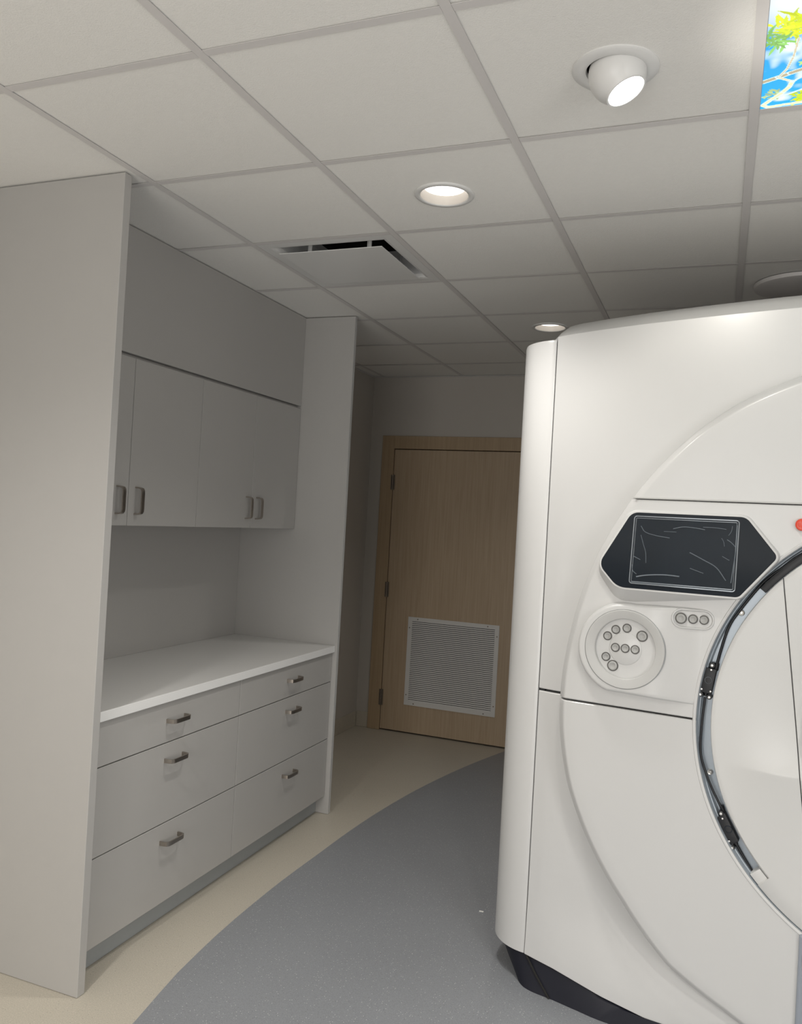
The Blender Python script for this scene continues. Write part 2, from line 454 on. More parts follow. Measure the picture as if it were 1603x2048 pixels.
# louvred transfer grille
GX0, GX1, GZ0, GZ1 = -0.313, 0.380, 0.213, 0.864
gy = YB - 0.006
bm = bmesh.new(); fw = 0.031
for dims in ((GX0, GX0 + fw, gy - .006, gy - .0002, GZ0, GZ1), (GX1 - fw, GX1, gy - .006, gy - .0002, GZ0, GZ1),
             (GX0 + fw, GX1 - fw, gy - .006, gy - .0002, GZ0, GZ0 + fw), (GX0 + fw, GX1 - fw, gy - .006, gy - .0002, GZ1 - fw, GZ1)):
    box(bm, *dims)
grille = finish(bm, 'louvre_grille', M['grille'], door)
tag(grille, 'white louvred metal grille')
obox('louvre_gap_shade', M['dark'], (GX0 + fw - .001, GX1 - fw + .001, gy - .0012, gy - .0004, GZ0 + fw - .001, GZ1 - fw + .001), grille)  # dark sheet put in as the shade between the louvres
NL = 42; pitch = (GZ1 - GZ0 - 2 * fw) / NL
bm = bmesh.new()
L0 = [( -.0050, 0.0), (-.0056, .0012), (-.0016, pitch * 0.70), (-.0010, pitch * 0.62)]
va = [bm.verts.new((GX0 + fw, gy + y, z)) for y, z in L0]; vb_ = [bm.verts.new((GX1 - fw, gy + y, z)) for y, z in L0]
bm.faces.new(va); bm.faces.new(vb_)
for k in range(4): bm.faces.new((va[k], va[(k + 1) % 4], vb_[(k + 1) % 4], vb_[k]))
lo = finish(bm, 'louvre', M['grille'], grille); lo.location = (0, 0, GZ0 + fw)
for k in range(1, NL):
    o = bpy.data.objects.new('louvre', lo.data); COL.objects.link(o); o.parent = grille; o.location = (0, 0, GZ0 + fw + k * pitch)
scr = None
for x, z in ((GX0 + .075, GZ1 - .014), (GX1 - .085, GZ1 - .014), (GX0 + .014, GZ1 - .08), (GX1 - .014, GZ1 - .08), (GX0 + .014, GZ0 + .075),
             (GX1 - .014, GZ0 + .075), (GX0 + .075, GZ0 + .014), (GX1 - .085, GZ0 + .014)):
    if scr is None:
        bm = bmesh.new(); lathe(bm, [(0.0045, 0), (0.0045, .0012), (0.003, .002), (0, .0022)], 12, Matrix.Rotation(pi / 2, 4, 'X'))
        o = finish(bm, 'screw', M['hinge'], grille, 40); scr = o.data
    else:
        o = bpy.data.objects.new('screw', scr); COL.objects.link(o); o.parent = grille
    o.location = (x, gy - .006, z)

# ================================================================== CABINETRY
XF = -0.08
bm = bmesh.new(); box(bm, XL + .002, -0.031, 0.505, 0.538, 0.001, H - .0015, bev=0.0015)
tag(finish(bm, 'end_panel', M['laminate'], None, 30), 'tall grey laminate end panel nearest the camera, filling the left edge', 'panel', 'tall end panels of the cabinet alcove')
bm = bmesh.new(); box(bm, XL + .002, -0.055, 2.345, 2.371, 0.001, H - .0015, bev=0.0015)
for f in bm.faces:
    f.normal_update(); f.material_index = 1 if f.normal.x > .9 else 0
tag(finish(bm, 'end_panel', [M['laminate'], M['edge']], None, 30), 'tall grey laminate end panel beside the doorway, at the far end of the cabinets', 'panel', 'tall end panels of the cabinet alcove')
Y0, YM1, YM2, Y1 = 0.541, 1.4535, 1.4535, 2.343

def handle_bm(L, vertical):
    """bow pull: flat bar on two rounded returns; local x outwards"""
    bm = bmesh.new(); w, t, d = (0.0165 if vertical else 0.0155), 0.0055, 0.034
    path = [(0.0, -L / 2), (d * .55, -L / 2 + .001), (d * .84, -L / 2 + .004), (d * .97, -L / 2 + .011), (d, -L / 2 + .02),
            (d, L / 2 - .02), (d * .97, L / 2 - .011), (d * .84, L / 2 - .004), (d * .55, L / 2 - .001), (0.0, L / 2)]
    rings = []
    for i, (x, s) in enumerate(path):
        p0 = path[max(i - 1, 0)]; p1 = path[min(i + 1, len(path) - 1)]
        tx, ts = p1[0] - p0[0], p1[1] - p0[1]; l = sqrt(tx * tx + ts * ts); nx, ns = -ts / l, tx / l
        ring = []
        for a, c in ((-t / 2, -w / 2), (t / 2, -w / 2), (t / 2, w / 2), (-t / 2, w / 2)):
            X_, S_ = x + nx * a, s + ns * a
            ring.append(bm.verts.new((X_, c, S_) if vertical else (X_, S_, c)))
        rings.append(ring)
    for a, b in zip(rings[:-1], rings[1:]):
        for k in range(4): bm.faces.new((a[k], a[(k + 1) % 4], b[(k + 1) % 4], b[k]))
    bm.faces.new(rings[0]); bm.faces.new(rings[-1])
    return bm
HM = {}
def handle(parent, loc, L, vertical):
    key = (round(L, 3), vertical)
    if key not in HM:
        o = finish(handle_bm(L, vertical), 'handle', M['steel'], parent, 35); HM[key] = o.data
    else:
        o = bpy.data.objects.new('handle', HM[key]); COL.objects.link(o); o.parent = parent
    o.location = loc
    return o

rows = [(0.703, 0.856, 0.784), (0.4005, 0.699, 0.636), (0.095, 0.3965, 0.329)]
def base_unit(y0, y1, label, hy):
    root = empty('base_cabinet', (0, 0, 0), label=label, cat='cabinet', group='drawer base cabinets')
    obox('cabinet_body', M['dark'], (XL + .003, XF - .0205, y0 + .001, y1 - .001, 0.0955, 0.857), root)
    for z0, z1, hz in rows:
        d = obox('drawer', M['laminate'], (XF - .019, XF, y0 + .002, y1 - .002, z0, z1), root, bev=0.0012)
        handle(d, (XF, hy, hz), 0.108, False)
    return root
base_unit(Y0, YM1, 'grey base cabinet of three wide drawers, nearer of the two under the worktop', 1.006)
base_unit(YM1, Y1, 'grey base cabinet of three wide drawers, next to the far end panel', 1.918)
bm = bmesh.new(); box(bm, -0.15, -0.132, Y0, Y1, 0.001, 0.0945); box(bm, -0.1318, -0.1275, Y0, Y1, 0.001, 0.06, bev=.002)
tag(finish(bm, 'toe_kick', M['kick']), 'recessed blue grey toe kick strip under the drawers', 'plinth')
bm = bmesh.new(); box(bm, XL + .003, -0.066, Y0, Y1, 0.8585, 0.893, bev=0.0015)
for f in bm.faces:
    f.normal_update(); f.material_index = 1 if f.normal.x > .7 else 0
tag(finish(bm, 'worktop', [M['worktop'], M['top_edge']], None, 30), 'pale speckled laminate worktop over the drawers', 'worktop')

tag(obox('splash_panel', M['laminate'], (XL + .0005, XL + .010, Y0, Y1, 0.8935, 1.498)), 'grey laminate panel on the wall between worktop and wall cabinets', 'panel')
XU = -0.35
def upper_unit(y0, y1, label, h1, h2):
    root = empty('wall_cabinet', (0, 0, 0), label=label, cat='cabinet', group='two door wall cabinets')
    obox('cabinet_body', M['laminate'], (XL + .003, XU - .021, y0 + .0015, y1 - .0015, 1.4985, 2.150), root)
    obox('door_gap_shade', M['dark'], (XU - .0208, XU - .0192, y0 + .003, y1 - .003, 1.501, 2.149), root)  # dark sheet added so the gaps between the doors read as shade
    ym = (y0 + y1) / 2
    for (a, b, hy) in ((y0, ym, h1), (ym, y1, h2)):
        d = obox('cabinet_door', M['laminate'], (XU - .019, XU, a + .0017, b - .0017, 1.4985, 2.152), root, bev=0.001)
        handle(d, (XU, hy, 1.597), 0.105, True)
    return root
upper_unit(0.541, 1.443, 'grey two door wall cabinet partly hidden by the near end panel', 0.985 - .045 - .012, 0.985 + .052)
upper_unit(1.443, 2.343, 'grey two door wall cabinet against the far end panel', 1.898 - .052, 1.898 + .042)
bm = bmesh.new(); box(bm, XL + .003, XU - .024, Y0, Y1, 2.1535, 2.165); box(bm, XU - .024, XU, Y0 , Y1, 2.1660, H - .0015)
fp = finish(bm, 'filler_panel', M['laminate']); tag(fp, 'grey filler panel between the wall cabinets and the ceiling', 'panel')

# ================================================================== CEILING FIXTURES
def downlight(loc, label, lens=M['lens']):
    r = empty('downlight', (loc[0], loc[1], H), label=label, cat='ceiling light', group='round recessed downlights')
    bm = bmesh.new(); lathe(bm, [(0.0985, TF), (0.0985, .001), (0.096, -.002), (0.082, -.0025), (0.0795, 0.0), (0.0795, TF)], 56)
    finish(bm, 'trim_ring', M['white'], r, 50)
    bm = bmesh.new(); lathe(bm, [(0.0790, 0.0), (0.0765, 0.012), (0.072, 0.030), (0.0, 0.0305)], 48)
    finish(bm, 'reflector', M['reflector_e'], r, 50)
    bm = bmesh.new(); lathe(bm, [(0.0705, .0298), (0.068, 0.026), (0.045, 0.0235), (0, .023)], 48)
    finish(bm, 'lens', lens, r, 60)
    return r
M['reflector_e'] = mat('reflector_white', (0.50, 0.47, 0.43), 0.35, noise=0.01)
downlight((0.909, 0.926), 'round recessed downlight in the tile before the air vent')
downlight((0.905, 2.745), 'small distant downlight peeking out beside the scanner top')

# eyeball light
eye = empty('eyeball_light', tuple(EYE_C), label='bright swivelling eyeball ceiling light tilted toward the scanner', cat='ceiling light')
bm = bmesh.new(); lathe(bm, [(0.0985, TF), (0.0985, .0005), (0.094, -.003), (0.075, -.0045), (0.067, -.002), (0.0645, 0.006)], 56)
finish(bm, 'trim_ring', M['white'], eye, 50)
q = Vector((0, 0, 1)).rotation_difference(EYE_AIM).to_matrix().to_4x4()
bm = bmesh.new()
prof = []
RB = 0.066
for k in range(15):
    a = radians(-95 + 138 * k / 14)
    prof.append((RB * cos(a), 0.012 + RB * sin(a)))
prof.append((0.047, 0.062)); prof.append((0.043, 0.062)); prof.append((0.040, 0.052))
prof = [(max(r_, 0.0), z_) for r_, z_ in prof]
lathe(bm, prof, 48, q)
finish(bm, 'eyeball', M['white'], eye, 60)
bm = bmesh.new(); lathe(bm, [(0.0405, 0.050), (0.039, 0.057), (0.02, 0.0595), (0, 0.060)], 40, q)
finish(bm, 'lens', M['lens_hot'], eye, 60)

# plaque air diffuser
vx0, vx1, vy0, vy1 = 0.0, T, 2 * T, 3 * T
vent = empty('air_diffuser', ((vx0 + vx1) / 2, (vy0 + vy1) / 2, H), label='square white ceiling air diffuser with a hanging plaque', cat='air vent')
hx = T / 2 - .013; op = 0.242
bm = bmesh.new()
def sq(h, z, r=0.0, n=1):
    return [bm.verts.new((sx * h, sy * h, z)) for sx, sy in ((-1, -1), (1, -1), (1, 1), (-1, 1))]
sections = [(hx, .0045), (hx, .0005), (op + .012, .0005), (op, .003), (op - .012, .015), (op - .035, .045), (op - .07, .075), (0.165, .10), (0.160, .2)]
rs = [sq(h, z) for h, z in sections]
for a, b in zip(rs[:-1], rs[1:]):
    for k in range(4):
        f = bm.faces.new((a[k], a[(k + 1) % 4], b[(k + 1) % 4], b[k]))
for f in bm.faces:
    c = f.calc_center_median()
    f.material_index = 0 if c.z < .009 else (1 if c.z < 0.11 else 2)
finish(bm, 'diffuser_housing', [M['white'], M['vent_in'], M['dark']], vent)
bm = bmesh.new(); box(bm, -.16, .16, -.16, .16, .199, .2)
finish(bm, 'duct_cap', M['dark'], vent)
bm = bmesh.new(); box(bm, -.228, .226, -.222, .198, -.016, -.013, bev=0.001)
finish(bm, 'plaque', M['white'], vent, 30)
for sx, sy in ((-.12, -.16), (.145, -.16), (-.12, .16), (.145, .16)):
    bm = bmesh.new(); tube(bm, [(sx, sy, -.013), (sx, sy, .02), (sx * 1.02, sy * 1.08, .08)], .005, 8)
    box(bm, sx - .009, sx + .009, sy - .002, sy + .002, -.013, .05)
    finish(bm, 'hanger', M['white'], vent)

# backlit sky picture panel
N = 380
px0, px1, py0, py1 = 3 * T + .0135, 4 * T - .0135, .0135, T - .0055
sky_root_loc = ((px0 + px1) / 2, (py0 + py1) / 2, H)
us = np.linspace(0, 1, N + 1)
UU, VV = np.meshgrid(px0 + (px1 - px0) * us - sky_root_loc[0], py0 + (py1 - py0) * us - sky_root_loc[1], indexing='ij')
co = np.stack([UU.ravel(), VV.ravel(), np.full(UU.size, .003)], -1)
idx = np.arange((N + 1) ** 2).reshape(N + 1, N + 1)
fa = np.stack([idx[:-1, :-1].ravel(), idx[:-1, 1:].ravel(), idx[1:, 1:].ravel(), idx[1:, :-1].ravel()], -1)
me_n = co.shape[0]
def vnoise(U, V, sc, seed):
    r = np.random.default_rng(seed); g = r.random((64, 64))
    x = U * sc; y = V * sc; xi = np.floor(x).astype(int); yi = np.floor(y).astype(int); fx = x - xi; fy = y - yi
    fx = fx * fx * (3 - 2 * fx); fy = fy * fy * (3 - 2 * fy)
    G_ = lambda i, j: g[i % 64, j % 64]
    return (G_(xi, yi) * (1 - fx) + G_(xi + 1, yi) * fx) * (1 - fy) + (G_(xi, yi + 1) * (1 - fx) + G_(xi + 1, yi + 1) * fx) * fy
U, V = np.meshgrid(us * .6, us * .6, indexing='ij')     # metres; V up to .6 = far edge
cl = .5 * vnoise(U, V, 9, 1) + .3 * vnoise(U, V, 22, 2) + .2 * vnoise(U, V, 50, 3)
blue = np.stack([0.01 + 0 * U, 0.30 + .25 * V, 0.95 + 0 * U], -1)
white = np.array([.85, .97, 1.0])
cm = np.clip((cl - .57) * 6, 0, 1)[..., None]
img = blue * (1 - cm) + white * cm
def leafblob(cu, cv, r, col, seed, n=26):
    global img
    rr = np.random.default_rng(seed)
    for k in range(n):
        a = rr.random() * 2 * pi; l = r * (.5 + .5 * rr.random())
        dx, dy = cos(a), sin(a)
        du, dv = U - cu - rr.normal() * r * .25, V - cv - rr.normal() * r * .25
        s = du * dx + dv * dy; t = np.abs(-du * dy + dv * dx)
        m_ = (s > 0) & (s < l) & (t < .0032 * np.sin(np.clip(s / l, 0, 1) * pi) + .0006)
        c = np.array(col) * (.7 + .6 * rr.random())
        img[m_] = np.clip(c, 0, 1)
def branch(p, wd, col):
    global img
    for (a, b), (c, d) in zip(p[:-1], p[1:]):
        du, dv = c - a, d - b; L2 = du * du + dv * dv
        t = np.clip(((U - a) * du + (V - b) * dv) / L2, 0, 1)
        dist = np.hypot(U - a - t * du, V - b - t * dv)
        img[dist < wd * 1.5] = (.75, .97, 1.0); img[dist < wd] = col
tan = (.50, .42, .27); pale = (.85, .82, .5)
glow = np.clip(1 - np.hypot(U - .05, V - .15) / .14, 0, 1)[..., None] ** .6
img = img * (1 - glow) + np.array([1, 1, .85]) * glow
for cu, cv, r, col, sd, n in ((.06, .05, .07, (.62, .75, .05), 11, 40), (.05, .255, .06, (.70, .85, .02), 12, 60), (.1, .24, .06, (.75, .88, .0), 13, 50),
                           (.02, .30, .05, (.25, .55, .12), 14, 26), (.10, .40, .03, (.45, .7, .2), 15, 20), (.105, .555, .045, (.68, .85, .02), 16, 60),
                           (.25, .2, .1, (.6, .8, .05), 17, 90), (.4, .45, .12, (.6, .8, .05), 18, 90), (.5, .15, .1, (.4, .7, .1), 19, 80), (.03, .535, .03, (.5, .65, .3), 20, 14)):
    leafblob(cu, cv, r, col, sd, n)
branch([(.0, .467), (.035, .452), (.06, .44), (.12, .415), (.25, .36), (.5, .34)], .0055, tan)
branch([(.035, .45), (.05, .42), (.06, .37), (.065, .30)], .0022, (.7, .6, .4))
branch([(.035, .455), (.06, .475), (.066, .483)], .0028, (.75, .7, .5))
branch([(.066, .48), (.06, .505), (.045, .53), (.02, .56), (.005, .580), (.018, .592), (.06, .588), (.2, .580)], .0042, pale)
branch([(.066, .483), (.09, .455), (.14, .44), (.3, .42)], .0022, (.7, .95, 1))
branch([(.04, .548), (.075, .53), (.15, .49)], .002, (.75, .95, 1))
img = np.clip(img, 0, 1)
root = empty('sky_light_panel', sky_root_loc, label='backlit ceiling picture panel of blue sky, branches and leaves', cat='light panel')
me = bpy.data.meshes.new('picture'); me.from_pydata(co.tolist(), [], fa.tolist()); me.update()
o = bpy.data.objects.new('picture', me); COL.objects.link(o); o.parent = root
ca = o.data.color_attributes.new('sky', 'FLOAT_COLOR', 'POINT')
flat = np.concatenate([img.reshape(-1, 3), np.ones((me_n, 1))], 1).astype(np.float32)
ca.data.foreach_set('color', flat.ravel())
m, nt, b = nodes_mat('backlit_print')
at = nt.nodes.new('ShaderNodeAttribute'); at.attribute_name = 'sky'
nt.links.new(at.outputs['Color'], b.inputs['Emission Color']); b.inputs['Emission Strength'].default_value = .95
b.inputs['Base Color'].default_value = (.02, .02, .02, 1); b.inputs['Roughness'].default_value = .3
o.data.materials.append(m)
hx_, hy_ = (px1 - px0) / 2, (py1 - py0) / 2
bm = bmesh.new()
for dims in ((-hx_ - .003, hx_ + .003, -hy_ - .003, hy_ + .003, .0045, .05),): box(bm, *dims)
finish(bm, 'light_box', M['white'], root)

# ceiling canopy disc behind the scanner
bm = bmesh.new(); lathe(bm, [(0, -.018), (.165, -.018), (.178, -.014), (.182, -.004), (.182, -.0002)], 64)
cp = finish(bm, 'ceiling_canopy', M['grid'], None, 50, loc=(2.065, 2.15, H)); tag(cp, 'round pale ceiling mounting plate above the scanner', 'mounting plate')

# paper scrap on floor
bm = bmesh.new(); box(bm, -.009, .009, -.004, .004, .0015, .0045, bev=.001)
ps = finish(bm, 'paper_scrap', M['paper'], None, loc=(.972, 1.682, -.0005)); ps.rotation_euler[2] = 0.1
tag(ps, 'tiny white scrap lying on the grey floor beside the scanner', 'litter')

# ================================================================== CT SCANNER
G = empty('ct_scanner', (2.43, 1.01, 0), -radians(7), label='large white ring-shaped scanner gantry with touchscreen and dark plinth', cat='scanner')
ZC = 1.05
def lerp_tab(x, xs, ys): return float(np.interp(x, xs, ys))
# outer radius of the raised disc against the angle above the horizontal
def r_disc(phi):      # phi degrees, -90..90 (mirrored)
    return lerp_tab(phi, [-90, -57.6, -47.7, -36.8, -25.6, -16.3, -6.2, .6, 9.5, 18.6, 37, 50, 58, 67, 90],
                    [1.00, 1.05, 1.082, 1.085, 1.100, 1.110, 1.109, 1.104, 1.098, 1.099, 1.105, 1.113, 1.113, 1.103, 1.10])
RC = (0, 1.03)        # ring centre
R_RING = 0.674
def ring_pt(r, phi): return (-r * cos(phi), RC[1] + r * sin(phi))
NA = 256
def angs(): return [2 * pi * k / NA for k in range(NA)]
def disc_pt(rr_ring, t, a):
    """t in 0..1 from the ring edge to the disc edge along angle a"""
    r0 = Vector((rr_ring * cos(a), RC[1] + rr_ring * sin(a)))
    ph = math.degrees(math.asin(max(-1, min(1, sin(a)))))
    R1 = r_disc(ph); r1 = Vector((R1 * cos(a), ZC + R1 * sin(a)))
    return r0, r1
def disc_surface():
    bm = bmesh.new(); rings = []
    prof = [('r', 0.0, 0.035), ('r', 0.0, 0.004), ('r', .004, 0.0)] + [('t', k / 10, 0) for k in range(1, 10)] + \
           [('d', -.021, 0.0), ('d', -.016, .0012), ('d', -.012, .004), ('d', .002, .020), ('d', .006, .028), ('d', .008, .13)]
    for kind, s, y in prof:
        ring = []
        for a in angs():
            r0, r1 = disc_pt(R_RING, 0, a); d = (r1 - r0); L = d.length; d = d / L
            if kind == 'r': p = r0 + d * s
            elif kind == 't': p = r0 + d * L * s * .97
            else: p = r1 + d * s
            ring.append(bm.verts.new((p.x, y, max(p.y, 0.052))))
        rings.append(ring)
    for a, b in zip(rings[:-1], rings[1:]):
        for k in range(NA): bm.faces.new((a[k], a[(k + 1) % NA], b[(k + 1) % NA], b[k]))
    bmesh.ops.remove_doubles(bm, verts=bm.verts[:], dist=1e-5)
    return bm
def cut(bm, co, no, gap, lip=True, depth=.02, ch=.003):
    """keep the side of the plane the normal points to, leave half a gap, turn the edge inwards"""
    co = Vector(co); no = Vector(no).normalized()
    bmesh.ops.bisect_plane(bm, geom=bm.verts[:] + bm.edges[:] + bm.faces[:], plane_co=co + no * (gap + ch), plane_no=no, clear_inner=True)
    if lip:
        es = [e for e in bm.edges if e.is_boundary and all(abs((v.co - co - no * (gap + ch)).dot(no)) < 1e-5 for v in e.verts)]
        if es:
            # small chamfer, then the return
            for dn, dy in ((-ch, ch), (0, depth)):
                r = bmesh.ops.extrude_edge_only(bm, edges=es)
                nv = [x for x in r['geom'] if isinstance(x, bmesh.types.BMVert)]
                for v in nv: v.co += no * dn + Vector((0, dy, 0))
                es = [x for x in r['geom'] if isinstance(x, bmesh.types.BMEdge)]
                es = [e for e in es if all(v in nv for v in e.verts)]
    return bm
ZS1, ZS2 = 1.690, 1.018
bm = cut(disc_surface(), (0, 0, ZS1), (0, 0, 1), .0018); finish(bm, 'upper_front_cover', M['shell'], G, 32)
bm = cut(cut(disc_surface(), (0, 0, ZS1), (0, 0, -1), .0018), (0, 0, ZS2), (0, 0, 1), .003); finish(bm, 'control_cover', M['shell'], G, 32)
bm = cut(disc_surface(), (0, 0, ZS2), (0, 0, -1), .003)
for s in (1,):
    pass
finish(bm, 'lower_front_cover', M['shell'], G, 32)

# body front skin behind the disc
def sstep(x, a, b):
    t = max(0, min(1, (x - a) / (b - a))); return t * t * (3 - 2 * t)
def y_body(u, z):
    a = abs(u)
    mid = lerp_tab(a, [0, .8, 1.0, 1.1, 1.16, 1.208], [.075, .080, .083, .086, .090, .100])
    top = lerp_tab(a, [0, .5, .9, 1.05, 1.15, 1.208], [.055, .058, .068, .078, .088, .100])
    bot = lerp_tab(a, [0, .6, .78, .93, 1.1, 1.208], [.032, .034, .038, .046, .070, .092])
    wt = sstep(z, 1.1, 1.9); wb = 1 - sstep(z, .05, .34)
    y = mid * (1 - wt) + top * wt
    return y * (1 - wb) + bot * wb
def z_hem(u): return lerp_tab(abs(u), [0, .6, .78, .93, 1.1, 1.21, 1.4], [.036, .040, .048, .067, .094, .102, .104])
def z_ft(u): return 2.291 - .034 * (u / 1.1) ** 2
UE = 1.2085
def body_surface():
    bm = bmesh.new(); nu, nz = 96, 80; g = []
    us_ = [(-1 + 2 * i / nu) for i in range(nu + 1)]
    us_ = [math.copysign(UE * (1 - (1 - abs(t)) ** 1.25), t) for t in us_]
    for u in us_:
        col = []; z0, z1 = z_hem(u), z_ft(u)
        for k in range(nz + 1):
            z = z0 + (z1 - z0) * k / nz
            col.append(bm.verts.new((u, y_body(u, z), z)))
        # bevel up to the roof
        g.append(col)
    for i in range(nu):
        for k in range(nz):
            c = (g[i][k].co + g[i + 1][k + 1].co) / 2
            if math.hypot(c.x, c.z - ZC) < 0.93: continue
            bm.faces.new((g[i][k], g[i + 1][k], g[i + 1][k + 1], g[i][k + 1]))
    # side and hem returns
    es = [e for e in bm.edges if e.is_boundary and all(abs(abs(v.co.x) - UE) < 1e-4 or abs(v.co.z - z_hem(v.co.x)) < 1e-4 for v in e.verts)]
    for st in ((.003, .97), (.02, 1.0)):
        r = bmesh.ops.extrude_edge_only(bm, edges=es)
        nv = [x for x in r['geom'] if isinstance(x, bmesh.types.BMVert)]
        for v in nv: v.co.y += st[0]
        if st[0] == .003:
            for v in nv: v.co.x *= 1.0012; v.co.z -= .002 if v.co.z < .2 and abs(v.co.x) < UE - .001 else 0
        es = [x for x in r['geom'] if isinstance(x, bmesh.types.BMEdge) and all(v in nv for v in x.verts)]
    for v in list(bm.verts):
        if not v.link_faces: bm.verts.remove(v)
    return bm
bm = cut(body_surface(), (0, 0, ZS2), (0, 0, 1), .004, depth=.03); finish(bm, 'upper_body_cover', M['shell'], G, 35)
bm = cut(body_surface(), (0, 0, ZS2), (0, 0, -1), .004, depth=.03); finish(bm, 'lower_body_cover', M['shell'], G, 35)
# black box put in for the dark square gap in the joint
obox('seam_notch_dark', M['black'], (-1.206, -1.19, .106, .13, 1.010, 1.027), G)

# top cover
def z_roof(u):
    a = abs(u); z = 2.378 - .050 * (u / 1.25) ** 2
    if a > 1.19: z -= .085 * (1 - sqrt(max(0, 1 - ((a - 1.19) / .081) ** 2)))
    return z
bm = bmesh.new(); secs = []
nu = 90
for i in range(nu + 1):
    t = -1 + 2 * i / nu; u = math.copysign(1.27 * (1 - (1 - abs(t)) ** 1.6), t)
    zr = z_roof(u); zf = min(z_ft(u), zr - .02); yf = y_body(min(abs(u), UE), zf) + (0 if abs(u) < 1.15 else .25 * ((abs(u) - 1.15) ) ** 1.2)
    ends = .06 * sstep(abs(u), 1.2, 1.27)
    secs.append([bm.verts.new(p) for p in ((u, yf + .02 + ends, 1.9), (u, yf + .012 + ends, zf - .02), (u, yf + .0005 + ends, zf), (u, yf + .006 + ends, zf + .004), (u, yf + .05 + ends, zf + (zr - zf) * .42), (u, yf + .11 + ends, zf + (zr - zf) * .78),
                                           (u, yf + .18 + ends, zf + (zr - zf) * .95), (u, yf + .24 + ends, zr), (u, .95, zr), (u, 1.02, zr - .02), (u, 1.06, zr - .08), (u, 1.07, 1.9))])
for a, b in zip(secs[:-1], secs[1:]):
    for k in range(len(a) - 1): bm.faces.new((a[k], b[k], b[k + 1], a[k + 1]))
bm.faces.new(secs[0]); bm.faces.new(secs[-1])
finish(bm, 'top_cover', M['shell'], G, 32)

# rounded side covers
for s in (-1, 1):
    bm = bmesh.new(); R = .158; path = [(1.2125, .125), (1.2125, .100), (1.215, .0985)]
    for k in range(1, 17):
        a = pi / 2 * k / 16; path.append((1.2125 + R * sin(a), .0985 + R - R * cos(a)))
    path += [(1.3705, .6), (1.3705, .93)]
    for k in range(1, 9):
        a = pi / 2 * k / 8; path.append((1.2505 + .12 * cos(a), .93 + .12 * sin(a)))
    path.append((1.20, 1.05))
    rings = []
    zt = 2.243
    for z, ins in ((.1, 0), (zt - .012, 0), (zt - .0035, .003), (zt, .012)):
        ring = []
        for (x, y) in path:
            cx_, cy_ = 1.20, .55
            dx, dy = x - cx_, y - cy_; L = math.hypot(dx, dy)
            zz = z
            ring.append(bm.verts.new((s * (x - dx / L * ins * (x > 1.22)), y - dy / L * ins, zz)))
        rings.append(ring)
    for a, b in zip(rings[:-1], rings[1:]):
        for k in range(len(path) - 1): bm.faces.new((a[k], a[k + 1], b[k + 1], b[k]))
    bm.faces.new(rings[-1]); bm.faces.new(rings[0])
    finish(bm, 'side_cover', M['shell'], G, 35)

# dark inner frame closing the joints, back cover with the bore opening
def annulus_rect(bm, r, hx, z0, z1, y, n=96, flip=False):
    A = sorted([2 * pi * k / n for k in range(n)] + [math.atan2(z - RC[1], x) % (2 * pi) for x in (-hx, hx) for z in (z0, z1)])
    inn, out = [], []
    for a in A:
        dx, dz = cos(a), sin(a); t = 1e9
        if abs(dx) > 1e-9: t = min(t, hx / abs(dx))
        if dz > 1e-9: t = min(t, (z1 - RC[1]) / dz)
        if dz < -1e-9: t = min(t, (z0 - RC[1]) / dz)
        inn.append(bm.verts.new((r * dx, y, RC[1] + r * dz))); out.append(bm.verts.new((t * dx, y, RC[1] + t * dz)))
    for k in range(len(A)): bm.faces.new((inn[k], inn[(k + 1) % len(A)], out[(k + 1) % len(A)], out[k]))
bm = bmesh.new(); annulus_rect(bm, .70, 1.205, .11, 2.24, .135)
finish(bm, 'inner_frame', M['black'], G)
bm = bmesh.new(); annulus_rect(bm, .42, 1.21, .1, 2.0, 1.055)
finish(bm, 'rear_cover', M['shell'], G)
bm = bmesh.new()
lathe(bm, [(.352, .17), (.352, 1.03), (.372, 1.052), (.43, 1.058)], 96, Matrix.Translation((0, 0, RC[1])) @ Matrix.Rotation(-pi / 2, 4, 'X'))
finish(bm, 'bore_tunnel', M['shell_in'], G, 40)

# recess behind the ring: metal channel
rot = Matrix.Translation((0, 0, RC[1])) @ Matrix.Rotation(-pi / 2, 4, 'X')
bm = bmesh.new()
lathe(bm, [(.6735, .003), (.6725, .004), (.670, .018), (.669, .020), (.6665, .021), (.6650, .037), (.662, .040), (.600, .040)], 256, rot)
finish(bm, 'recess_channel', M['bluemetal'], G, 32)
bm = bmesh.new()
lathe(bm, [(.6745, .002), (.6745, -.001), (.678, -.003), (.682, -.003), (.685, .0015)], 256, rot)
finish(bm, 'ring_lip', M['shell'], G, 40)

